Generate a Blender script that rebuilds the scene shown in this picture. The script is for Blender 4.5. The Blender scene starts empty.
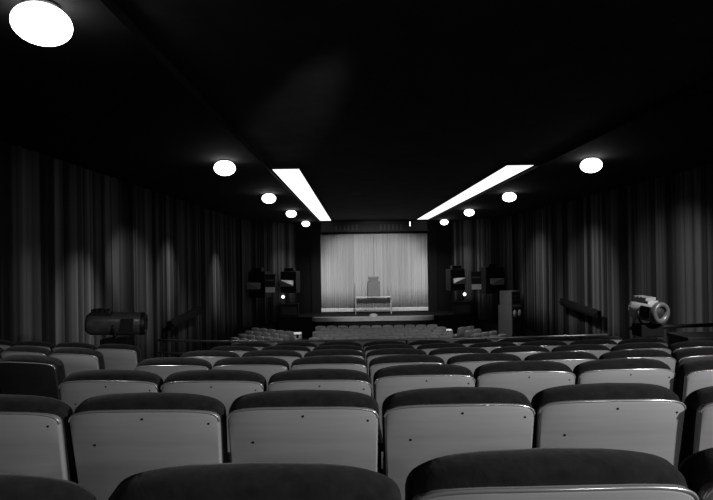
import bpy, bmesh, math, random
from mathutils import Vector, Matrix
random.seed(7)
S = bpy.context.scene
COL = S.collection
EYE = 4.15            # camera height above the lower floor; every z below is written relative to the eye
CEIL = 1.9
XL, XR, XC = -5.5, 7.7, 1.1
PI = math.pi

# ------------------------------------------------------------------ materials
def mat(name, col, rough=0.6, metal=0.0, spec=0.5, noise=0.0, scale=20.0, stretch=(1, 1, 1), emit=None, estr=0.0, sheen=0.0, bump=0.0):
    m = bpy.data.materials.new(name); m.use_nodes = True
    nt = m.node_tree; b = nt.nodes['Principled BSDF']
    if not isinstance(col, tuple): col = (col, col, col)
    b.inputs['Base Color'].default_value = (*col, 1)
    b.inputs['Roughness'].default_value = rough
    b.inputs['Metallic'].default_value = metal
    b.inputs['Specular IOR Level'].default_value = spec
    if sheen: b.inputs['Sheen Weight'].default_value = sheen
    if emit is not None:
        b.inputs['Emission Color'].default_value = (emit, emit, emit, 1)
        b.inputs['Emission Strength'].default_value = estr
    if noise or bump:
        tc = nt.nodes.new('ShaderNodeTexCoord'); mp = nt.nodes.new('ShaderNodeMapping')
        mp.inputs['Scale'].default_value = stretch
        n = nt.nodes.new('ShaderNodeTexNoise'); n.inputs['Scale'].default_value = scale
        n.inputs['Detail'].default_value = 4
        nt.links.new(tc.outputs['Object'], mp.inputs['Vector']); nt.links.new(mp.outputs['Vector'], n.inputs['Vector'])
        if noise:
            r = nt.nodes.new('ShaderNodeMapRange')
            r.inputs['From Min'].default_value = 0.3; r.inputs['From Max'].default_value = 0.7
            r.inputs['To Min'].default_value = 1 - noise; r.inputs['To Max'].default_value = 1 + noise
            mx = nt.nodes.new('ShaderNodeVectorMath'); mx.operation = 'SCALE'
            mx.inputs[0].default_value = col
            nt.links.new(n.outputs['Fac'], r.inputs['Value']); nt.links.new(r.outputs['Result'], mx.inputs['Scale'])
            nt.links.new(mx.outputs['Vector'], b.inputs['Base Color'])
        if bump:
            bp = nt.nodes.new('ShaderNodeBump'); bp.inputs['Strength'].default_value = bump
            bp.inputs['Distance'].default_value = 0.01
            nt.links.new(n.outputs['Fac'], bp.inputs['Height']); nt.links.new(bp.outputs['Normal'], b.inputs['Normal'])
    return m

def stripe_mat(name, lo, hi, scale, rough=0.85, fine=0.25, axis=1):
    """woven drape whose tone varies from width to width, pleat shading included (runs along one horizontal axis only)"""
    m = bpy.data.materials.new(name); m.use_nodes = True
    nt = m.node_tree; b = nt.nodes['Principled BSDF']
    b.inputs['Roughness'].default_value = rough; b.inputs['Specular IOR Level'].default_value = 0.2
    tc = nt.nodes.new('ShaderNodeTexCoord'); sp = nt.nodes.new('ShaderNodeSeparateXYZ')
    nt.links.new(tc.outputs['Object'], sp.inputs[0])
    def nz(sc):
        n = nt.nodes.new('ShaderNodeTexNoise'); n.noise_dimensions = '1D'; n.inputs['Scale'].default_value = sc
        n.inputs['Detail'].default_value = 2
        nt.links.new(sp.outputs[axis], n.inputs['W']); return n
    a = nz(scale); c = nz(scale * 7)  # finer bands put pleat shading into the cloth colour
    ra = nt.nodes.new('ShaderNodeMapRange'); ra.interpolation_type = 'SMOOTHSTEP'
    ra.inputs['From Min'].default_value = 0.40; ra.inputs['From Max'].default_value = 0.58
    ra.inputs['To Min'].default_value = lo; ra.inputs['To Max'].default_value = hi
    rc = nt.nodes.new('ShaderNodeMapRange')
    rc.inputs['From Min'].default_value = 0.3; rc.inputs['From Max'].default_value = 0.7
    rc.inputs['To Min'].default_value = 1 - fine; rc.inputs['To Max'].default_value = 1 + fine
    mu = nt.nodes.new('ShaderNodeMath'); mu.operation = 'MULTIPLY'
    nt.links.new(a.outputs['Fac'], ra.inputs['Value']); nt.links.new(c.outputs['Fac'], rc.inputs['Value'])
    nt.links.new(ra.outputs[0], mu.inputs[0]); nt.links.new(rc.outputs[0], mu.inputs[1])
    cb = nt.nodes.new('ShaderNodeCombineXYZ')
    for i in range(3): nt.links.new(mu.outputs[0], cb.inputs[i])
    nt.links.new(cb.outputs[0], b.inputs['Base Color'])
    return m

M = dict(
    velvet=mat('dark_velvet', 0.020, 0.95, spec=0.15, noise=0.35, scale=35, sheen=0.12, bump=0.25),
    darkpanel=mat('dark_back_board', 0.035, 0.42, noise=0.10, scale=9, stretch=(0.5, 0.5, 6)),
    panel=mat('grey_back_board', 0.42, 0.45, noise=0.045, scale=9, stretch=(0.5, 0.5, 6)),
    rim=mat('pale_trim', 0.72, 0.22, metal=0.6),
    screw=mat('dark_screw', 0.02, 0.4, metal=0.8),
    iron=mat('black_iron', 0.02, 0.45, metal=0.3),
    arm=mat('arm_wood', 0.05, 0.35, noise=0.3, scale=14, stretch=(4, 1, 4)),
    farcloth=mat('grey_seat_cloth', 0.36, 0.9, noise=0.25, scale=30),
    farpanel=mat('grey_seat_shell', 0.50, 0.6, noise=0.15, scale=14),
    floor=mat('dark_carpet', 0.012, 0.95, noise=0.4, scale=60, bump=0.4),
    black=mat('black_paint', 0.006, 0.8, spec=0.2),
    soffit=mat('black_soffit_plaster', 0.022, 0.9, spec=0.1, noise=0.2, scale=3),
    ceil=mat('dark_ceiling_plaster', 0.06, 0.9, spec=0.15, noise=0.25, scale=2.2, bump=0.1),
    wall=mat('dark_wall', 0.012, 0.9, noise=0.2, scale=4),
    drape=stripe_mat('striped_wall_drape', 0.014, 0.085, 1.7, fine=0.55),
    drapex=stripe_mat('striped_corner_drape', 0.016, 0.11, 1.8, fine=0.5, axis=0),
    screen=stripe_mat('pale_stage_curtain_cloth', 0.50, 0.58, 1.3, fine=0.10, axis=0),
    hem=mat('pale_hem_cloth', 0.72, 0.8, noise=0.05, scale=10),
    rubber=mat('black_box_vinyl', 0.010, 0.6, noise=0.2, scale=60),
    horn=mat('grey_horn', 0.30, 0.45, noise=0.1, scale=12),
    pale=mat('pale_board', 0.75, 0.6, noise=0.05, scale=12),
    can=mat('grey_lamp_housing', 0.13, 0.30, metal=0.4, noise=0.2, scale=12),
    canlight=mat('silver_lamp_housing', 0.85, 0.33, metal=0.35, noise=0.08, scale=12),
    glass=mat('lens_glass', 0.03, 0.45),
    ring=mat('lens_ring', 0.16, 0.35, metal=0.3),
    cab=mat('grey_cabinet', 0.14, 0.6, noise=0.12, scale=14),
    cabd=mat('dark_cabinet_face', 0.05, 0.6, noise=0.2, scale=14),
    nose=mat('grey_stage_nosing', 0.30, 0.6, noise=0.1, scale=6),
    step=mat('bright_step_tone', 0.7, 0.6, noise=0.1, scale=6),  # light on the steps is put into this pale colour
    header=mat('dark_header', 0.012, 0.7, noise=0.3, scale=5),
    slat=mat('header_slat', 0.04, 0.6, noise=0.1, scale=5),
    sil=mat('mid_grey_case', 0.22, 0.7, noise=0.06, scale=12),
    sil2=mat('grey_table_leg', 0.42, 0.7, noise=0.06, scale=12),
    lamp=mat('lit_dome', 0.8, 0.5, emit=1.0, estr=5.0),
    strip=mat('lit_strip', 0.8, 0.5, emit=1.0, estr=1.2),
    aisle=mat('lit_aisle_lens', 0.8, 0.5, emit=1.0, estr=0.55),
    bulb=mat('lit_globe', 0.8, 0.5, emit=1.0, estr=2.2),
    chrome=mat('worn_rail_metal', 0.25, 0.3, metal=0.7, noise=0.2, scale=8),
)

# ------------------------------------------------------------------ mesh helpers
def link(name, bm, m, parent=None, smooth=False, mats=None):
    me = bpy.data.meshes.new(name)
    bmesh.ops.recalc_face_normals(bm, faces=bm.faces)
    bm.to_mesh(me); bm.free()
    for k in (mats or [m]): me.materials.append(M[k] if isinstance(k, str) else k)
    if smooth:
        for p in me.polygons: p.use_smooth = True
    o = bpy.data.objects.new(name, me); COL.objects.link(o)
    if parent: o.parent = parent
    return o

def box(bm, c, s, rz=0, rx=0, ry=0, bev=0.0, mi=0):
    Mx = Matrix.Translation(c) @ Matrix.Rotation(rz, 4, 'Z') @ Matrix.Rotation(ry, 4, 'Y') @ Matrix.Rotation(rx, 4, 'X') @ Matrix.Diagonal((*s, 1))
    g = bmesh.ops.create_cube(bm, size=1, matrix=Mx)
    fs = {f for v in g['verts'] for f in v.link_faces}
    for f in fs: f.material_index = mi
    if bev:
        es = list({e for v in g['verts'] for e in v.link_edges})
        bmesh.ops.bevel(bm, geom=es, offset=bev, segments=2, affect='EDGES', profile=0.6)

def cyl(bm, a, b, r1, r2=None, seg=20, caps=True, mi=0):
    a, b = Vector(a), Vector(b); r2 = r1 if r2 is None else r2
    d = b - a
    Mx = Matrix.Translation((a + b) / 2) @ d.to_track_quat('Z', 'Y').to_matrix().to_4x4()
    g = bmesh.ops.create_cone(bm, cap_ends=caps, segments=seg, radius1=r1, radius2=r2, depth=d.length, matrix=Mx)
    for f in {f for v in g['verts'] for f in v.link_faces}: f.material_index = mi

def lathe(bm, prof, seg=28, Mx=Matrix(), close=False):
    rings = []
    for r, z in prof:
        if r < 1e-6: rings.append([bm.verts.new(Mx @ Vector((0, 0, z)))])
        else: rings.append([bm.verts.new(Mx @ Vector((r * math.cos(2 * PI * i / seg), r * math.sin(2 * PI * i / seg), z))) for i in range(seg)])
    for A, B in zip(rings, rings[1:]):
        for i in range(seg):
            j = (i + 1) % seg
            if len(A) == 1 and len(B) == 1: continue
            if len(A) == 1: bm.faces.new((A[0], B[i], B[j]))
            elif len(B) == 1: bm.faces.new((A[i], A[j], B[0]))
            else: bm.faces.new((A[i], A[j], B[j], B[i]))

def tube(bm, pts, r, seg=8):
    pts = [Vector(p) for p in pts]; rings = []
    for i, p in enumerate(pts):
        t = (pts[min(i + 1, len(pts) - 1)] - pts[max(i - 1, 0)]).normalized()
        q = t.to_track_quat('Z', 'Y')
        rings.append([bm.verts.new(p + q @ Vector((r * math.cos(2 * PI * k / seg), r * math.sin(2 * PI * k / seg), 0))) for k in range(seg)])
    for A, B in zip(rings, rings[1:]):
        best = min(range(seg), key=lambda s: (A[0].co - B[s].co).length)
        for k in range(seg):
            bm.faces.new((A[k], A[(k + 1) % seg], B[(k + 1 + best) % seg], B[(k + best) % seg]))
    bm.faces.new(rings[0]); bm.faces.new(rings[-1])

def poly(bm, pts, mi=0):
    f = bm.faces.new([bm.verts.new(p) for p in pts]); f.material_index = mi; return f

def prism(bm, xy, z0, z1):
    lo = [bm.verts.new((x, y, z0)) for x, y in xy]; hi = [bm.verts.new((x, y, z1)) for x, y in xy]
    bm.faces.new(lo[::-1]); bm.faces.new(hi)
    n = len(xy)
    for i in range(n): bm.faces.new((lo[i], lo[(i + 1) % n], hi[(i + 1) % n], hi[i]))

def thing(name, label, cat, loc=(0, 0, 0), rz=0, group=None):
    o = bpy.data.objects.new(name, None); COL.objects.link(o)
    o.empty_display_size = 0.2
    o.location = loc; o.rotation_euler = (0, 0, rz); o['label'] = label; o['category'] = cat
    if group: o['group'] = group
    return o
def tag(o, label, cat, group=None):
    o['label'] = label; o['category'] = cat
    if group: o['group'] = group
    return o
def struct(name, bm, m, **k):
    o = link(name, bm, m, **k); o['kind'] = 'structure'; return o
def dup(root, loc, rz, label, group=None, name=None, scale=1):
    r = root.copy(); COL.objects.link(r); r.location = loc; r.rotation_euler = (0, 0, rz); r['label'] = label
    if group: r['group'] = group
    for ch in list(root.children):
        c = ch.copy(); COL.objects.link(c); c.parent = r
        for g in ch.children:
            d = g.copy(); COL.objects.link(d); d.parent = c
    return r

# ------------------------------------------------------------------ seating plan
def off(x):
    o = 0.017 * x * x
    if x < -1.2: o += 0.10 * (x + 1.2) ** 2 / (1 + 0.12 * (x + 1.2) ** 2)
    return o
def heading(x):
    return math.atan((off(x + 0.05) - off(x - 0.05)) / 0.1)
def dn(n): return 0.97 + 0.975 * n
def hn(n): return 0.344 + 0.116 * n
SEAT_H = 0.865
ADZ = {0: -0.027, 1: -0.011}

# stepped upper floor (curved tiers), front edge with drop to the lower floor
bm = bmesh.new()
xs = [XL + (XR - XL) * i / 32 for i in range(33)]
NB0, NB1 = -6, 7
for n in range(NB0, NB1):
    z = EYE - hn(n) - SEAT_H + ADZ.get(n, 0.0)
    y0 = dn(n) - 0.42; y1 = dn(n + 1) - 0.42
    if n == NB1 - 1: y1 = 7.62
    zz = EYE - hn(n + 1) - SEAT_H + ADZ.get(n + 1, 0.0) if n < NB1 - 1 else 0.0
    prev = None
    for x in xs:
        a = bm.verts.new((x, y0 + off(x), z)); b = bm.verts.new((x, y1 + off(x), z)); c = bm.verts.new((x, y1 + off(x), zz))
        if prev:
            bm.faces.new((prev[0], a, b, prev[1])); bm.faces.new((prev[1], b, c, prev[2]))
        prev = (a, b, c)
bmesh.ops.remove_doubles(bm, verts=bm.verts, dist=0.0005)
struct('floor', bm, 'floor')
bm = bmesh.new(); box(bm, (XC, 19.5, -0.06), (13.2, 25.0, 0.12)); struct('floor', bm, 'floor')

# ------------------------------------------------------------------ room shell
YB, YS, YF = -5.2, 26.0, 30.45
SLX, SRX = -3.2, 5.4
H = EYE + CEIL
bm = bmesh.new(); box(bm, (XL - 0.1, (YB + YS) / 2, H / 2), (0.2, YS - YB, H + 0.5)); struct('wall_left', bm, 'wall')
bm = bmesh.new(); box(bm, (XR + 0.1, (YB + YS) / 2, H / 2), (0.2, YS - YB, H + 0.5)); struct('wall_right', bm, 'wall')
bm = bmesh.new(); prism(bm, [(XL, YS), (SLX, YF), (SLX, YF + 0.2), (XL - 0.2, YS)], 0, H + 0.2); struct('wall_front_left', bm, 'wall')
bm = bmesh.new(); prism(bm, [(SRX, YF), (XR, YS), (XR + 0.2, YS), (SRX, YF + 0.2)], 0, H + 0.2); struct('wall_front_right', bm, 'wall')
bm = bmesh.new(); box(bm, (XC, YF + 0.1, H / 2), (SRX - SLX + 0.4, 0.2, H + 0.5)); struct('wall_front', bm, 'black')
bm = bmesh.new(); box(bm, (XC, YB - 0.1, H / 2 + 1), (XR - XL, 0.2, H)); struct('wall_back', bm, 'wall')
# ceiling: low black soffits at each side, raised middle field
SE_L, SE_R = -1.83, 4.02
bm = bmesh.new()
box(bm, ((XL + SE_L) / 2, (YB + YF) / 2, H + 0.15), (SE_L - XL, YF - YB, 0.3)); struct('ceiling', bm, 'soffit')
bm = bmesh.new()
box(bm, ((XR + SE_R) / 2, (YB + YF) / 2, H + 0.15), (XR - SE_R, YF - YB, 0.3)); struct('ceiling', bm, 'soffit')
bm = bmesh.new()
box(bm, (XC, (YB + YF) / 2, H + 0.20), (SE_R - SE_L, YF - YB, 0.2)); struct('ceiling', bm, 'ceil')
# baseboard (black dado) below the drapes
for nm, x in (('baseboard_left', XL + 0.02), ('baseboard_right', XR - 0.02)):
    bm = bmesh.new(); box(bm, (x, (8.3 + YS) / 2, 0.4), (0.04, YS - 8.3, 0.8)); struct(nm, bm, 'black')

# ------------------------------------------------------------------ light strips
for x0, x1, side, y0 in ((-1.80, -1.17, 'left', 12.1), (3.36, 3.99, 'right', 12.0)):
    t = thing('ceiling_light_strip', 'long white glowing light strip in the ceiling edge, %s of the hall axis' % side, 'ceiling light', ((x0 + x1) / 2, (y0 + 29.3) / 2, H + 0.1))
    L = 29.3 - y0; w = x1 - x0
    bm = bmesh.new(); box(bm, (0, 0, -0.03), (w - 0.04, L - 0.04, 0.03), bev=0.008); link('diffuser', bm, 'strip', t)
    bm = bmesh.new()
    for sx in (-1, 1): box(bm, (sx * (w / 2 - 0.01), 0, -0.02), (0.02, L, 0.04))
    for sy in (-1, 1): box(bm, (0, sy * (L / 2 - 0.01), -0.02), (w - 0.04, 0.02, 0.04))
    link('frame', bm, 'soffit', t)

# ------------------------------------------------------------------ round downlights
def make_downlight(label, loc):
    t = thing('dome_ceiling_light', label, 'ceiling light', loc, 0, 'round lamps along the side soffits')
    bm = bmesh.new(); lathe(bm, [(0.205 * math.cos(a), -0.145 * math.sin(a) - 0.15) for a in [-1.2 + i * (PI / 2 + 1.2) / 14 for i in range(14)]] + [(0, -0.295)])
    link('dome_diffuser', bm, 'lamp', t, smooth=True)
    bm = bmesh.new(); lathe(bm, [(0.0, 0.0), (0.12, -0.0), (0.125, -0.015), (0.10, -0.025), (0.0, -0.025)]); link('ceiling_cap', bm, 'iron', t, smooth=True)
    return t
lefts = [4.05, 10.6, 16.1, 21.8, 28.4]; rights = [10.85, 16.6, 22.4, 28.6]
ord_ = ['nearest', 'second', 'third', 'fourth', 'farthest']
dl = None; lamps = []
for i, y in enumerate(lefts):
    lab = '%s glowing round ceiling lamp of the left row' % ord_[i]
    lamps.append((-2.28 if i == 0 else -2.47, y, lab))
for i, y in enumerate(rights):
    lab = '%s glowing round ceiling lamp of the right row' % (['nearest', 'second', 'third', 'farthest'][i])
    lamps.append((4.72, y, lab))
for x, y, lab in lamps:
    yl = min(y, 29.3)
    dl = make_downlight(lab, (x, yl, H)) if dl is None else dup(dl, (x, yl, H), 0, lab)
def add_lamp(kind, loc, energy, aim=None, size=2.2, blend=1.0, radius=0.15, name='lamp_or_fill'):
    l = bpy.data.lights.new(name, kind); l.energy = energy
    if kind == 'SPOT': l.spot_size = size; l.spot_blend = blend; l.shadow_soft_size = radius
    elif kind == 'POINT': l.shadow_soft_size = radius
    elif kind == 'AREA': l.size = size
    o = bpy.data.objects.new(name, l); COL.objects.link(o); o.location = loc
    if aim is not None:
        o.rotation_euler = (Vector(aim) - Vector(loc)).to_track_quat('-Z', 'Y').to_euler()
    return o
for x, y, lab in lamps:
    e = 90 if y < 5 else (330 if y < 20 else 200)
    add_lamp('SPOT', (x, min(y, 29.3), H - 0.36), e, (x, min(y, 29.3), 0), size=math.radians(118), blend=1.0, radius=0.12)
for y0, tgt, e in ((10.6, (XL, 10.9, EYE - 1.0), 420), (10.6, (XL, 13.5, EYE - 0.5), 520), (16.1, (XL, 16.0, EYE - 0.5), 420), (10.6, (XL, 8.9, EYE - 1.0), 160), (21.8, (XL, 21.5, EYE - 0.9), 520)):  # extra spots added at the left lamps to throw pools on the drape
    add_lamp('SPOT', (-2.47, y0, H - 0.36), e, tgt, size=math.radians(34), blend=1.0, radius=0.12)
for y0, tgt, e in ((10.85, (XR, 13.2, EYE - 1.7), 330), (16.6, (XR, 17.8, EYE - 1.7), 360), (22.4, (XR, 22.5, EYE - 1.5), 320)):  # added spots that brighten the lower part of the right drape
    add_lamp('SPOT', (4.72, y0, H - 0.36), e, tgt, size=math.radians(74), blend=1.0, radius=0.12)
add_lamp('SPOT', (4.95, 4.5, H - 0.36), 650, (3.95, 7.3, EYE - 0.75), size=math.radians(30), blend=1.0, radius=0.12)  # unseen spot added to brighten the pale spotlight housing
# right row goes on unseen; centre spot behind added to light the seat backs
add_lamp('SPOT', (4.95, -1.0, H - 0.25), 860, (1.5, 1.9, 2.8), size=math.radians(84), radius=0.15)
add_lamp('SPOT', (3.4, -4.4, H - 0.3), 150, (1.6, 3.0, 2.6), size=math.radians(140), radius=0.15)
add_lamp('SPOT', (4.95, 4.5, H - 0.36), 120, (4.95, 4.5, 0), size=math.radians(118), radius=0.12)

# ------------------------------------------------------------------ wall drapes (pleated cloth)
def pleats(n_rows, length, amp, per, zf, seedv, top):
    r = random.Random(seedv); pts = []; s = 0
    out = []
    while s < length:
        p = per * r.uniform(0.6, 1.5); a = amp * r.uniform(0.5, 1.25)
        for k in range(6):
            ph = k / 6
            out.append((s + p * ph, a * (0.5 - 0.5 * math.cos(2 * PI * ph))))
        s += p
    return [q for q in out if q[0] <= length] + [(length, 0)]
def drape(name, p0, p1, nrm, zt, zbf, amp, per, m, seedv, parent=None, hemmat=None):
    p0, p1, nrm = Vector(p0), Vector(p1), Vector(nrm)
    L = (p1 - p0).length; t = (p1 - p0) / L
    prof = pleats(0, L, amp, per, None, seedv, zt)
    bm = bmesh.new(); prev = None
    for s, a in prof:
        q = p0 + t * s
        zb = zbf(q); col = []
        for j in range(5):
            f = j / 4; z = zb + (zt - zb) * f
            k = 1.0 - 0.25 * f
            v = q + nrm * (0.02 + a * k)
            col.append(bm.verts.new((v.x, v.y, z)))
        if prev:
            for j in range(4): bm.faces.new((prev[j], col[j], col[j + 1], prev[j + 1]))
        prev = col
    o = link(name, bm, m, parent, smooth=True)
    sm = o.modifiers.new('cloth', 'SOLIDIFY'); sm.thickness = 0.006
    return o
hem_z = EYE - 3.30
def side_hem(q): return hem_z if q.y > 8.4 else EYE - 1.80
tag(drape('wall_curtain', (XL, 3.0, 0), (XL, 26.0, 0), (1, 0, 0), H - 0.03, side_hem, 0.12, 0.20, 'drape', 3), 'long dark pleated curtain covering the left side wall', 'curtain')
tag(drape('wall_curtain', (XR, 3.0, 0), (XR, 26.0, 0), (-1, 0, 0), H - 0.03, side_hem, 0.12, 0.20, 'drape', 11), 'long dark pleated curtain covering the right side wall', 'curtain')
nl = Vector((YF - YS, -(SLX - XL), 0)).normalized(); nr = Vector((-(YF - YS), -(XR - SRX), 0)).normalized()
tag(drape('wall_curtain', (XL + 0.14, YS + 0.12, 0), (SLX - 0.1, YF - 0.25, 0), nl, H - 0.03, lambda q: hem_z, 0.09, 0.2, 'drapex', 5), 'dark pleated curtain on the angled wall left of the stage, behind the wall loudspeakers', 'curtain')
tag(drape('wall_curtain', (SRX + 0.1, YF - 0.25, 0), (XR - 0.14, YS + 0.12, 0), nr, H - 0.03, lambda q: hem_z, 0.09, 0.2, 'drapex', 6), 'dark pleated curtain on the angled wall right of the stage, behind the wall loudspeakers', 'curtain')

def px(x, y, d):   # bearing of a measured point at a given distance, turned into a place in the hall
    return ((x - 354) * d / 550, d, EYE - (y - 257) * d / 550)
# ------------------------------------------------------------------ stage
ST = EYE - 3.05
st = thing('stage_platform', 'low black stage with a pale grey front edge below the screen curtain', 'stage', (XC, 28, 0))
bm = bmesh.new(); prism(bm, [(-5.05, 0.3), (5.05, 0.3), (4.0, 2.35), (-4.0, 2.35)], 0, ST); link('stage_deck', bm, 'black', st)
bm = bmesh.new(); prism(bm, [(-3.0, 0.0), (2.7, 0.0), (2.95, 0.3), (-3.3, 0.3)], 0, ST - 0.22); link('stage_front', bm, 'black', st)
bm = bmesh.new(); prism(bm, [(-3.1, -0.05), (2.77, -0.05), (2.95, 0.3), (-3.3, 0.3)], ST - 0.21, ST + 0.0); link('nosing', bm, 'nose', st)
bm = bmesh.new(); lathe(bm, [(0.0, 0.16), (0.10, 0.15), (0.19, 0.10), (0.22, 0.0)], 18, Matrix.Translation((0.95, 28.2, ST)))
tag(link('prompter_hood', bm, 'horn', smooth=True), 'small rounded hood on the middle of the pale stage edge', 'hood')

# screen curtains, two halves
zt, zb = EYE + 1.27, ST + 0.05
def half(x0, x1, label, sd):
    t = thing('stage_curtain', label, 'curtain', (0, 0, 0))
    drape('curtain_cloth', (x0, 30.2, 0), (x1, 30.2, 0), (0, -1, 0), zt, lambda q: zb + 0.24, 0.035, 0.10, 'screen', sd, t)
    drape('pale_hem', (x0, 30.19, 0), (x1, 30.19, 0), (0, -1, 0), zb + 0.22, lambda q: zb, 0.03, 0.10, 'hem', sd, t)
    return t
half(-1.83, 1.068, 'pale pleated stage curtain, half left of the centre seam', 21)
half(1.082, 4.02, 'pale pleated stage curtain, half right of the centre seam', 22)
# black masking around the curtain
t = thing('stage_masking', 'black masking frame around the pale stage curtain', 'masking', (XC, 30.25, ST))
for sx in (-1, 1):
    bm = bmesh.new(); box(bm, (sx * 3.2, 0.0, (H - ST) / 2), (0.5, 0.12, H - ST)); link('side_masking', bm, 'black', t)
bm = bmesh.new(); box(bm, (0, -0.25, H - ST - 0.33), (5.9, 0.1, 0.62)); link('top_masking', bm, 'black', t)
# header with slatted grilles
t = thing('proscenium_header', 'dark header panel with slatted grilles above the stage curtain', 'header', (XC, 29.75, H - 0.62))
bm = bmesh.new(); box(bm, (0, 0, 0.40), (5.75, 0.16, 0.64), bev=0.01); link('header_board', bm, 'header', t)
for gx in (-1.55, 0.85):
    bm = bmesh.new()
    for k in range(6): box(bm, (gx + 0.06 + (k - 2.5) * 0.22, -0.11, 0.32), (0.08, 0.05, 0.3))
    link('slatted_grille', bm, 'slat', t)
bm = bmesh.new(); box(bm, (0, -0.09, 0.56), (5.75, 0.05, 0.03)); link('top_moulding', bm, 'slat', t)
t = thing('header_marker_lamp', 'tiny upright white lamp at the right end of the header panel', 'lamp', (3.03, 29.55, H - 0.28))
bm = bmesh.new(); box(bm, (0, 0, 0.12), (0.05, 0.05, 0.24), bev=0.01); link('lamp_tube', bm, 'bulb', t)
bm = bmesh.new(); box(bm, (0, 0.03, 0.12), (0.09, 0.03, 0.30)); link('lamp_bracket', bm, 'iron', t)

# stage table with boxy case on it
tb = thing('stage_table', 'long table with a white top and upright end posts in front of the stage curtain', 'table', (1.0, 29.55, ST))
bm = bmesh.new(); box(bm, (0, 0, 0.90), (1.86, 0.5, 0.045), bev=0.01); link('tabletop', bm, 'pale', tb)
for sx in (-1, 1):
    for sy in (-1, 1):
        hh = 1.62 if sy > 0 else 0.88
        bm = bmesh.new(); box(bm, (sx * 0.95, sy * 0.2, hh / 2), (0.045, 0.045, hh)); link('leg', bm, 'sil2', tb)
bm = bmesh.new(); box(bm, (0, 0.2, 0.3), (1.86, 0.03, 0.04)); link('stretcher', bm, 'sil2', tb)
cs = thing('equipment_case', 'grey boxy case with a neck and cap, standing on the stage table', 'case', (1.03, 29.5, ST + 0.9235))
bm = bmesh.new(); box(bm, (0, 0, 0.40), (0.64, 0.4, 0.80), bev=0.03); link('case_body', bm, 'sil', cs)
bm = bmesh.new(); box(bm, (0, 0, 0.87), (0.40, 0.3, 0.16), bev=0.02); link('case_neck', bm, 'sil', cs)
bm = bmesh.new(); box(bm, (0, 0, 1.00), (0.54, 0.34, 0.12), bev=0.03); link('case_cap', bm, 'sil', cs)

# stage steps
for x, sd, y in ((-3.0, 'left', 27.55), (4.62, 'right', 27.6)):
    t = thing('stage_steps', 'pale steps up to the stage, %s of the centre seats' % sd, 'steps', (x, y, 0))
    for k in range(2):
        bm = bmesh.new(); box(bm, (0, k * 0.26, 0.1 * (k + 1)), (0.62, 0.255, 0.2 * (k + 1)), bev=0.01)
        link('step', bm, 'step', t)

for x, y, sd in ((296.5, 332.3, 'left'), (446.5, 331.0, 'right')):
    p = px(x, y, 26.95)
    t = thing('aisle_light', 'small bright aisle light beside the %s stage steps' % sd, 'light', (p[0], p[1], 0))
    bm = bmesh.new(); box(bm, (0, 0, p[2] / 2), (0.1, 0.08, p[2] - 0.04)); link('post', bm, 'iron', t)
    bm = bmesh.new(); box(bm, (0, -0.02, p[2]), (0.36, 0.12, 0.08), bev=0.03); link('lit_lens', bm, 'aisle', t)

# ------------------------------------------------------------------ hung loudspeakers with horns, boxes
def speaker(label, loc, rz, w=0.95, h=1.05):
    t = thing('wall_loudspeaker', label, 'loudspeaker', loc, rz, None)
    bm = bmesh.new(); box(bm, (0, 0, 0), (w, 0.6, h), bev=0.02); link('cabinet', bm, 'rubber', t)
    bm = bmesh.new()      # flared horn mounted on the face
    a = [bm.verts.new(v) for v in ((-0.30, -0.34, -0.16), (0.30, -0.34, -0.16), (0.30, -0.34, 0.10), (-0.30, -0.34, 0.10))]
    b = [bm.verts.new(v) for v in ((-0.30, -0.62, -0.20), (0.34, -0.62, -0.20), (0.34, -0.62, -0.14), (-0.30, -0.62, 0.12))]
    bm.faces.new(a); bm.faces.new(b[::-1])
    for i in range(4): bm.faces.new((a[i], a[(i + 1) % 4], b[(i + 1) % 4], b[i]))
    link('horn', bm, 'horn', t)
    bm = bmesh.new()
    for k in range(3): box(bm, (0, -0.315, 0.2 + k * 0.1), (w * 0.8, 0.03, 0.03))
    link('grille', bm, 'iron', t)
    bm = bmesh.new(); box(bm, (0, -0.05, h / 2 + 0.09), (0.5, 0.3, 0.18), bev=0.02); link('top_box', bm, 'iron', t)
    bm = bmesh.new(); box(bm, (0, 0.45, 0.1), (0.12, 0.3, 0.12)); link('bracket', bm, 'iron', t)
    return t
s1 = speaker('large black wall loudspeaker with grey horn, outer one of the left pair', px(258.5, 283, 26.6), -0.35, 1.0, 1.25)
s2 = speaker('black wall loudspeaker with grey horn, inner one of the left pair, nearer the stage curtain', px(290, 281, 28.4), -0.25, 0.85, 1.1)
s3 = speaker('large black wall loudspeaker with grey horn, outer one of the right pair', px(491, 282, 26.6), 0.35, 1.0, 1.25)
s4 = speaker('black wall loudspeaker with grey horn, inner one of the right pair, nearer the stage curtain', px(455, 281, 28.4), 0.25, 0.8, 1.1)
for s in (s3, s4):
    for c in s.children:
        if c.name.startswith('horn'): c.scale = (-1, 1, 1)
for x, lab, sx in ((270.5, 'small black box with a pale lower face beside the outer left loudspeaker', 1), (475, 'small black box with a pale lower face beside the outer right loudspeaker', -1)):
    t = thing('monitor_box', lab, 'box', px(x, 281, 25.75), 0)
    bm = bmesh.new(); box(bm, (0, 0, 0.02), (0.46, 0.4, 0.72), bev=0.02); link('housing', bm, 'rubber', t)
    bm = bmesh.new(); box(bm, (0, -0.21, -0.34), (0.44, 0.04, 0.24), bev=0.01); link('pale_face', bm, 'pale', t)
    bm = bmesh.new(); box(bm, (0, -0.21, 0.10), (0.36, 0.03, 0.06)); link('louvre', bm, 'cab', t)
    bm = bmesh.new(); box(bm, (0, 0.3, 0.05), (0.1, 0.2, 0.1)); link('bracket', bm, 'iron', t)

# pale board leaning under the outer left loudspeaker
p = px(251, 314, 26.2)
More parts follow.
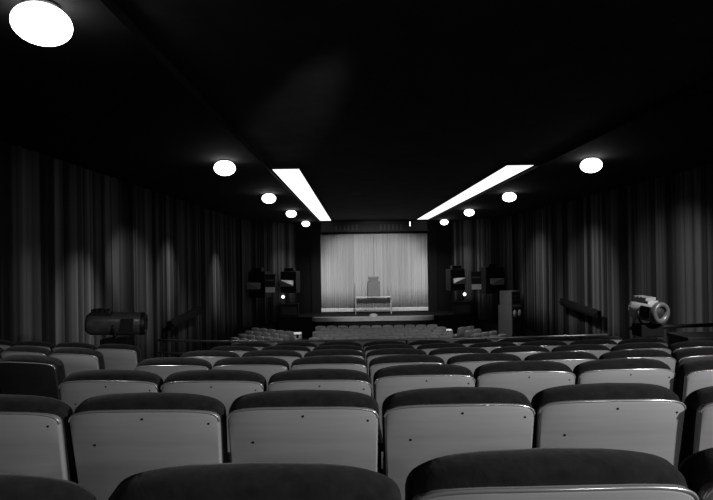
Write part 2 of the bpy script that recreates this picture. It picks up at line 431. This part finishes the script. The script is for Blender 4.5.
# consoles with a small lit globe lamp at the stage sides
for x, lx, lab, w in ((289, 282.5, 'left', 0.95), (461, 464, 'right', 0.9)):
    c = px(x, 303, 28.6)
    t = thing('console_cabinet', 'low black console cabinet on the %s end of the stage' % lab, 'cabinet', (c[0], 28.58, ST))
    hh = 0.64
    bm = bmesh.new(); box(bm, (0, 0, hh / 2), (w, 0.42, hh), bev=0.02); link('body', bm, 'rubber', t)
    bm = bmesh.new(); box(bm, (0, -0.02, hh + 0.02), (w + 0.04, 0.46, 0.04), bev=0.01); link('top', bm, 'iron', t)
    bm = bmesh.new(); box(bm, (0, -0.215, hh / 2), (w * 0.8, 0.03, hh * 0.6)); link('door', bm, 'cabd', t)
    g = px(lx, 295.5, 28.55)
    t = thing('globe_lamp', 'small lit globe lamp on the %s console cabinet' % lab, 'lamp', (g[0], 28.55, ST + hh + 0.04))
    zc = 0.36
    bm = bmesh.new(); bmesh.ops.create_uvsphere(bm, u_segments=16, v_segments=10, radius=0.085, matrix=Matrix.Translation((0, 0, zc))); link('globe', bm, 'bulb', t, smooth=True)
    bm = bmesh.new(); cyl(bm, (0, 0, 0), (0, 0, 0.02), 0.08); cyl(bm, (0, 0, 0.02), (0, 0, zc - 0.07), 0.02, 0.03); link('stem', bm, 'cab', t)

# ------------------------------------------------------------------ cabinet stack by the right wall
cx, cy = 6.93, 24.6
t = thing('tall_cabinet', 'tall grey equipment cabinet standing by the right wall curtain', 'cabinet', (cx, cy, 0), math.radians(-52))
bm = bmesh.new(); box(bm, (0, 0, 0.98), (0.72, 0.72, 1.88), bev=0.015); link('body', bm, 'cab', t)
bm = bmesh.new(); box(bm, (0.365, 0, 1.0), (0.02, 0.64, 1.7)); link('side_panel', bm, 'cabd', t)
for k in (-1, 1):
    bm = bmesh.new(); lathe(bm, [(0.10, 0), (0.11, 0.02), (0.08, 0.06), (0.0, 0.08)], 16, Matrix.Translation((0.375, k * 0.17, 1.55)) @ Matrix.Rotation(PI / 2, 4, 'Y') @ Matrix.Scale(1.6, 4, (1, 0, 0))); link('round_fitting', bm, 'horn', t, smooth=True)
bm = bmesh.new(); box(bm, (0, 0, 0.02), (0.66, 0.66, 0.04)); link('plinth', bm, 'iron', t)
t = thing('rack_cabinet', 'smaller grey cabinet with dark slots stacked on the tall cabinet', 'cabinet', (cx + 0.02, cy, 1.925), math.radians(-52))
bm = bmesh.new(); box(bm, (0, 0, 0.31), (0.64, 0.66, 0.62), bev=0.015); link('body', bm, 'cab', t)
for k in range(3):
    bm = bmesh.new(); box(bm, (0.325, 0, 0.14 + k * 0.18), (0.02, 0.56, 0.10)); link('slot', bm, 'rubber', t)

# ------------------------------------------------------------------ long slanted boxes on the side walls
for sx, xw, lab in ((1, XL, 'left'), (-1, XR, 'right')):
    yc = 16.9 if sx > 0 else 18.1
    t = thing('wall_box', 'long black box shelf jutting from the curtained %s wall' % lab, 'shelf', (xw + sx * 0.32, yc, EYE - 1.77))
    bm = bmesh.new(); box(bm, (0, 0, 0), (0.14, 3.0, 0.25), rx=math.radians(3), bev=0.03); link('body', bm, 'black', t)
    bm = bmesh.new(); box(bm, (sx * 0.09, 0, 0.0), (0.03, 2.9, 0.08), rx=math.radians(3)); link('lip', bm, 'black', t)
    for k in (-1, 1):
        bm = bmesh.new(); box(bm, (-sx * 0.17, k * 0.9, k * 0.05), (0.2, 0.06, 0.08)); link('bracket', bm, 'iron', t)

# ------------------------------------------------------------------ followspots
def spotlight(label, loc, axis, zfloor, length, rad, housing):
    t = thing('stage_spotlight', label, 'spotlight', (loc[0], loc[1], zfloor))
    hc = Vector((0, 0, loc[2] - zfloor)); ax = Vector(axis).normalized()
    q = Matrix.Translation(hc) @ ax.to_track_quat('Z', 'Y').to_matrix().to_4x4()
    L = length
    bm = bmesh.new(); lathe(bm, [(0, -L / 2 - 0.02), (rad * 0.75, -L / 2), (rad * 0.98, -L / 2 + 0.04), (rad, -L / 2 + 0.08), (rad, L / 2 - 0.05), (rad * 0.96, L / 2 - 0.01), (rad * 0.82, L / 2), (rad * 0.78, L / 2 - 0.03), (0, L / 2 - 0.035)], 32, q)
    h = link('housing', bm, housing, t, smooth=True)
    bm = bmesh.new(); lathe(bm, [(rad * 0.58, L / 2 - 0.03), (rad * 0.60, L / 2 + 0.015), (rad * 0.95, L / 2 + 0.02), (rad * 1.02, L / 2), (rad * 1.02, L / 2 - 0.04)], 32, q); link('lens_ring', bm, 'iron' if housing == 'can' else 'ring', t, smooth=True)
    bm = bmesh.new(); lathe(bm, [(rad * 0.58, L / 2 - 0.02), (rad * 0.4, L / 2 + 0.0), (0, L / 2 + 0.012)], 24, q); link('lens', bm, 'glass', t, smooth=True)
    bm = bmesh.new()
    up = Vector((0, 0, 1)); side = ax.cross(up).normalized(); upv = side.cross(ax).normalized()
    rot = Matrix([[side.x, ax.x, upv.x, 0], [side.y, ax.y, upv.y, 0], [side.z, ax.z, upv.z, 0], [0, 0, 0, 1]])
    for k in range(4):
        Mx = Matrix.Translation(hc + upv * (rad + 0.015) + ax * (-L / 2 + 0.08 + k * 0.055)) @ rot @ Matrix.Diagonal((rad * 1.3, 0.04, 0.05, 1))
        bmesh.ops.create_cube(bm, size=1, matrix=Mx)
    Mx = Matrix.Translation(hc + upv * (rad - 0.02) + ax * (-L / 2 + 0.17)) @ rot @ Matrix.Diagonal((rad * 1.35, 0.26, 0.04, 1))
    bmesh.ops.create_cube(bm, size=1, matrix=Mx)
    link('vent_hood', bm, 'iron' if housing == 'can' else 'horn', t)
    bm = bmesh.new()
    Mx = Matrix.Translation(hc + (-ax.cross(up).normalized() if False else side) * (rad - 0.004) + ax * (L * 0.22)) @ rot @ Matrix.Diagonal((0.03, 0.15, 0.15, 1))
    bmesh.ops.create_cube(bm, size=1, matrix=Mx); link('side_hatch', bm, 'iron', t)
    bm = bmesh.new()
    pts = []
    for i in range(13):
        a = PI + PI * i / 12
        pts.append(hc + side * math.cos(a) * (rad + 0.03) + upv * math.sin(a) * (rad + 0.05))
    tube(bm, pts, 0.014); link('yoke', bm, 'iron', t, smooth=True)
    bm = bmesh.new(); box(bm, (0, 0, hc.z - rad - 0.12), (0.30, 0.26, 0.16), bev=0.015); link('base_box', bm, 'black', t)
    bm = bmesh.new(); cyl(bm, (0, 0, 0.1), (0, 0, hc.z - rad - 0.18), 0.03); link('pole', bm, 'iron', t)
    for k in range(3):
        a = k * 2 * PI / 3 + 0.5
        bm = bmesh.new(); tube(bm, [(0, 0, 0.42), (math.cos(a) * 0.2, math.sin(a) * 0.2, 0.2), (math.cos(a) * 0.38, math.sin(a) * 0.38, 0.016)], 0.014); link('leg', bm, 'iron', t)
    return t
FZ = EYE - hn(6) - SEAT_H
p = px(116, 320, 6.95)
spotlight('dark cylindrical spotlight on a stand by the left wall, seen side-on', p, (1.0, 0.22, -0.04), FZ, 0.68, 0.142, 'can')
p = px(646.5, 314.5, 7.35)
spotlight('pale cylindrical spotlight on a stand by the right wall, lens turned to the camera', p, (0.36, -0.93, -0.08), FZ, 0.43, 0.140, 'canlight')
# black desk beside the right spotlight
t = thing('control_desk', 'low black control desk beside the right spotlight', 'desk', (4.75, 7.45, FZ))
bm = bmesh.new(); box(bm, (0, 0, 0.76), (0.78, 0.5, 0.06), bev=0.01); link('desk_top', bm, 'rubber', t)
for sx in (-1, 1):
    bm = bmesh.new(); box(bm, (sx * 0.35, 0, 0.365), (0.05, 0.46, 0.73)); link('side_panel', bm, 'iron', t)

# ------------------------------------------------------------------ balcony rail following the front edge
rl = thing('balcony_rail', 'thin metal guard rail along the front edge of the upper seating', 'railing', (0, 0, FZ))
def rail_pts(z): return [(x, 7.52 + off(x), z) for x in [-2.8 + 0.4 * i for i in range(17)] if x < 3.65]
bm = bmesh.new(); tube(bm, rail_pts(EYE - 1.14 - FZ), 0.014, 10); link('top_rail', bm, 'chrome', rl, smooth=True)
bm = bmesh.new(); tube(bm, rail_pts(EYE - 1.32 - FZ), 0.012, 8); link('lower_rail', bm, 'chrome', rl, smooth=True)
for x in (-2.75, -1.5, -0.4, 0.7, 1.8, 2.9, 3.6):
    bm = bmesh.new(); cyl(bm, (x, 7.52 + off(x), 0), (x, 7.52 + off(x), EYE - 1.14 - FZ), 0.016, seg=10); link('post', bm, 'iron', rl)
rl2 = thing('balcony_rail', 'black guard rail running from the right spotlight to the right wall', 'railing', (0, 0, FZ))
pts = [(x, 7.54 + off(x), EYE - 1.06 - FZ) for x in (3.9, 4.6, 5.3, 6.0, 6.8, 7.5)]
bm = bmesh.new(); tube(bm, pts, 0.028, 10); link('top_rail', bm, 'iron', rl2, smooth=True)
for q in pts[1:]:
    bm = bmesh.new(); cyl(bm, (q[0], q[1], 0), q, 0.016, seg=10); link('post', bm, 'iron', rl2)

# ------------------------------------------------------------------ cinema seat
W = 0.551; A = W / 2
REC = math.radians(11)
def shell(bm, a, top, bottom, D, crown, layers, p=5.0, NU=22, NV=5, taper=0.05, curve=0.30):
    """curved back slab: layers = [(inset, y)], capped both ends; leaned back about x"""
    grids = []
    for ins, y in layers:
        g = []
        for i in range(NU + 1):
            th = -PI / 2 + PI * i / NU
            u = math.copysign(abs(math.sin(th)) ** (2 / p), math.sin(th)); v = abs(math.cos(th)) ** (2 / p)
            zt = top - ins - crown * u * u - (D) * (1 - v)
            zb = bottom + ins
            colv = []
            for j in range(NV + 1):
                z = zb + (zt - zb) * j / NV
                x = (a - ins) * u * (1 - taper * (top - z) / (top - bottom))
                colv.append(Vector((x, y + curve * x * x, z)))
            g.append(colv)
        grids.append(g)
    R = Matrix.Rotation(REC, 4, 'X')
    def T(v): w = R @ v; return Vector((w.x, w.y + 0.040, w.z + 0.40))
    def bord(g): return [c[0] for c in g] + [g[-1][j] for j in range(1, NV)] + [c[-1] for c in reversed(g)] + [g[0][j] for j in range(NV - 1, 0, -1)]
    vg = []
    for k, g in enumerate(grids):
        vg.append([[bm.verts.new(T(v)) for v in c] for c in g] if k in (0, len(grids) - 1) else None)
    rings = []
    for k, g in enumerate(grids):
        rings.append(bord(vg[k]) if vg[k] else [bm.verts.new(T(v)) for v in bord(g)])
    for Ar, Br in zip(rings, rings[1:]):
        n = len(Ar)
        for i in range(n): bm.faces.new((Ar[i], Ar[(i + 1) % n], Br[(i + 1) % n], Br[i]))
    for g in (vg[0], vg[-1]):
        for i in range(NU):
            for j in range(NV): bm.faces.new((g[i][j], g[i + 1][j], g[i + 1][j + 1], g[i][j + 1]))
    return T
PT = 0.458   # pad top above the hinge, before leaning
def edge_pts(a, top, D, crown, y, bottom, T, p=5.0, taper=0.05, curve=0.30, dz=0.0, stop=0.16):
    out = []
    NU = 36
    for i in range(NU + 1):
        th = (-PI / 2 + PI * i / NU) * 0.93
        u = math.copysign(abs(math.sin(th)) ** (2 / p), math.sin(th)); v = abs(math.cos(th)) ** (2 / p)
        z = top - crown * u * u - D * (1 - v) + dz
        x = a * u * (1 - taper * (top - z) / (top - bottom))
        out.append(T(Vector((x, y + curve * x * x, z))))
    return out
def make_seat(label, screws=True, far=False, darkp=False):
    t = thing('auditorium_seat', label, 'seat')
    pad = 'farcloth' if far else 'velvet'; pan = 'farpanel' if far else 'panel'
    NU, NV = (10, 2) if far else (22, 5)
    bm = bmesh.new()
    shell(bm, A, PT, 0.0, 0.105, 0.028, [(0.022, 0.0), (0.006, 0.008), (0.0, 0.028), (0.0, 0.062), (0.012, 0.088), (0.04, 0.104)] if not far else [(0.01, 0), (0, 0.03), (0.02, 0.1)], NU=NU, NV=NV)
    link('back_cushion', bm, pad, t, smooth=True)
    bm = bmesh.new(); drop = 0.036
    T = shell(bm, A - 0.007, PT - drop, -0.12, 0.065, 0.012, [(0.006, -0.016), (0.0, -0.011), (0.0, 0.006)], NU=NU, NV=NV)
    link('back_panel', bm, pan, t, smooth=True)
    if not far:
        bm = bmesh.new(); tube(bm, edge_pts(A - 0.007, PT - drop, 0.065, 0.012, -0.012, -0.12, T), 0.0042, 6); o = link('panel_trim', bm, 'rim', t, smooth=True); o['label'] = 'pale trim bead'
    bm = bmesh.new(); box(bm, (0, 0.30, 0.405), (W - 0.06, 0.44, 0.12), rx=math.radians(4), bev=0.035); link('seat_cushion', bm, pad, t, smooth=True)
    if not far:
        bm = bmesh.new(); box(bm, (-0.2785, 0.34, 0.58), (0.046, 0.28, 0.035), bev=0.012); link('armrest', bm, 'arm', t)
        bm = bmesh.new(); box(bm, (-0.2785, 0.30, 0.30), (0.022, 0.20, 0.57)); box(bm, (-0.2785, 0.30, 0.012), (0.05, 0.30, 0.024)); link('standard', bm, 'iron', t)
        for k, (x, z) in enumerate(((0.005, PT - drop - 0.028), (A - 0.045, PT - drop - 0.055), (-A + 0.10, PT - drop - 0.13))) if screws else ():
            c = T(Vector((x, -0.0165 + 0.30 * x * x, z)))
            nv = (T(Vector((x, -1.0165 + 0.30 * x * x, z))) - c).normalized()
            bm = bmesh.new(); cyl(bm, c - nv * 0.003, c + nv * 0.0006, 0.0042, seg=10); o = link('screw', bm, 'screw', t); o['label'] = 'dark screw head'
    else:
        bm = bmesh.new()
        for sx in (-1, 1): box(bm, (sx * 0.2, 0.27, 0.17), (0.03, 0.2, 0.34))
        link('leg_frame', bm, 'iron', t)
    return t

rowname = ['nearest row', 'second row', 'third row', 'fourth row', 'fifth row', 'sixth row', 'seventh row by the rail']
nth = ['first', 'second', 'third', 'fourth', 'fifth', 'sixth', 'seventh', 'eighth', 'ninth', 'tenth', 'eleventh', 'twelfth', 'thirteenth']
adj = {(0, -1): -0.01, (0, 0): 0.025, (0, 1): 0.075, (0, 2): 0.09, (1, -1): 0.015, (1, 0): 0.03, (1, 1): 0.035, (1, 2): 0.05, (2, -1): -0.04, (2, 0): -0.05, (2, -2): -0.02, (2, 1): 0.03, (2, 2): 0.07, (2, 3): 0.07}
PITCH = 0.557
protoA = make_seat('x'); protoB = make_seat('x', screws=False)
usedA = usedB = False
def put(n, x, label, group, d=0.0, dark=False):
    global usedA, usedB
    loc = (x, dn(n) + off(x) + d, EYE - hn(n) - SEAT_H + ADZ.get(n, 0.0)); rz = heading(x) + random.uniform(-0.012, 0.012)
    if n <= 2:
        if not usedA: usedA = True; o = protoA; o.location = loc; o.rotation_euler = (0, 0, rz); o['label'] = label; o['group'] = group
        else: o = dup(protoA, loc, rz, label, group)
    else:
        if not usedB: usedB = True; o = protoB; o.location = loc; o.rotation_euler = (0, 0, rz); o['label'] = label; o['group'] = group
        else: o = dup(protoB, loc, rz, label, group)
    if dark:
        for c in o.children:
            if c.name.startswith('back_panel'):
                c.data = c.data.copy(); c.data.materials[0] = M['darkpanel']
    return o
for n in range(0, 7):
    cols = []
    for k in range(-2, 7):
        x = -0.19 + PITCH * k
        y = dn(n) + off(x)
        pxl, pxr = 354 + (x - 0.28) * 550 / y, 354 + (x + 0.28) * 550 / y
        if pxr < -5 or pxl > 718: continue
        cols.append((k, x))
    for i, (k, x) in enumerate(cols):
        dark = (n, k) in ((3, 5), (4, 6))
        lab = 'dark velvet seat with %s back, %s, %s from the left' % ('black' if dark else 'grey', rowname[n], nth[i])
        put(n, x, lab, 'seats of the centre upper block', adj.get((n, k), 0.0), dark)
edge = {3: -2.17, 4: -2.34, 5: -2.38}
for n in (3, 4, 5):
    for k in range(6):
        x = edge[n] - 0.278 - PITCH * k
        y = dn(n) + off(x)
        if 354 + (x + 0.28) * 550 / y < -3: continue
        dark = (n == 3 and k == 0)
        put(n, x, 'dark velvet seat with %s back, left of the aisle, %s, %s from the aisle' % ('black' if dark else 'grey', rowname[n], nth[k]), 'seats left of the left aisle', 0.0, dark)

# ------------------------------------------------------------------ lower floor seats
W = 0.512; A = W / 2      # the lower floor seats are a little narrower
protoC = make_seat('x', far=True); usedC = False
def putc(x, y, rz, label, group):
    global usedC
    if not usedC:
        usedC = True; protoC.location = (x, y, 0); protoC.rotation_euler = (0, 0, rz); protoC['label'] = label; protoC['group'] = group
    else: dup(protoC, (x, y, 0), rz, label, group)
for r in range(6):
    y = 26.5 - 0.93 * r
    nseat = 11
    for i in range(nseat):
        x = 1.03 + (i - 5) * 0.54 + (0.27 if r % 2 else 0)
        rz = (x - 1.03) * -0.0
        putc(x, y + 0.012 * (x - 1.03) ** 2, 0.024 * (x - 1.03), 'small distant grey seat, centre block, %s row from the stage, %s from left' % (nth[r], nth[i]), 'distant seats of the centre block')
ang = math.radians(38)
for side in (-1, 1):
    f = Vector((-side * math.sin(ang), math.cos(ang))); u = Vector((side * math.cos(ang), math.sin(ang)))
    o0 = Vector((-3.0, 24.9)) if side < 0 else Vector((4.95, 25.4))
    nm = 'left' if side < 0 else 'right'
    for r in range(0, 8):
        c = 0
        for i in range(-8, 12):
            q = o0 + u * (0.56 * i) - f * (0.88 * r)
            if side < 0:
                if not (-5.12 < q.x < -2.95 and q.y < 26.6 and q.y > 20.5): continue
            else:
                lim = 5.35 + (26.3 - q.y) * 0.36
                if not (4.75 < q.x < lim and q.y > 21.0 and q.y < 26.2): continue
                if abs(q.x - 6.86) < 0.8 and abs(q.y - 24.6) < 0.85: continue
            c += 1
            putc(q.x, q.y, side * ang, 'small distant grey seat, angled %s block, %s row from stage, %s from aisle' % (nm, nth[r], nth[c - 1]), 'distant seats of the angled %s block' % nm)

# ------------------------------------------------------------------ spots added for the stage curtain and the ceiling
add_lamp('SPOT', (1.1, 20.5, H - 0.05), 2050, (1.1, 30.2, EYE - 1.6), size=math.radians(44), blend=0.5, radius=0.3, name='curtain_fill_spot')  # unseen spots added to brighten the pale stage curtain
add_lamp('SPOT', (-1.0, 26.0, H - 0.08), 90, (0.6, 30.2, EYE - 2.2), size=math.radians(70), blend=0.8, radius=0.3, name='curtain_fill_spot')
add_lamp('SPOT', (3.2, 26.0, H - 0.08), 90, (1.6, 30.2, EYE - 2.2), size=math.radians(70), blend=0.8, radius=0.3, name='curtain_fill_spot')
# unseen spot added overhead to lay a streak along the ceiling
add_lamp('SPOT', (0.95, 1.3, H - 0.75), 620, (-1.3, 9.6, H + 0.1), size=math.radians(13), blend=1.0, radius=0.05, name='ceiling_streak_spot')

# ------------------------------------------------------------------ world, camera
w = bpy.data.worlds.new('dark_hall'); S.world = w; w.use_nodes = True
w.node_tree.nodes['Background'].inputs[0].default_value = (0, 0, 0, 1)
w.node_tree.nodes['Background'].inputs[1].default_value = 0
cam = bpy.data.cameras.new('camera'); co = bpy.data.objects.new('camera', cam); COL.objects.link(co)
cam.sensor_width = 36; cam.lens = 36 * 550 / 713; cam.clip_start = 0.05; cam.clip_end = 200
co.location = (0, 0, EYE)
R = Matrix.Rotation(math.radians(-0.26), 4, 'Z') @ Matrix.Rotation(math.radians(90 + 0.73), 4, 'X') @ Matrix.Rotation(math.radians(-0.8), 4, 'Z')
co.rotation_euler = R.to_euler()
S.camera = co
S.view_settings.view_transform = 'Standard'; S.view_settings.look = 'None'
S.view_settings.exposure = 0; S.view_settings.gamma = 1; S.view_settings.use_curve_mapping = False
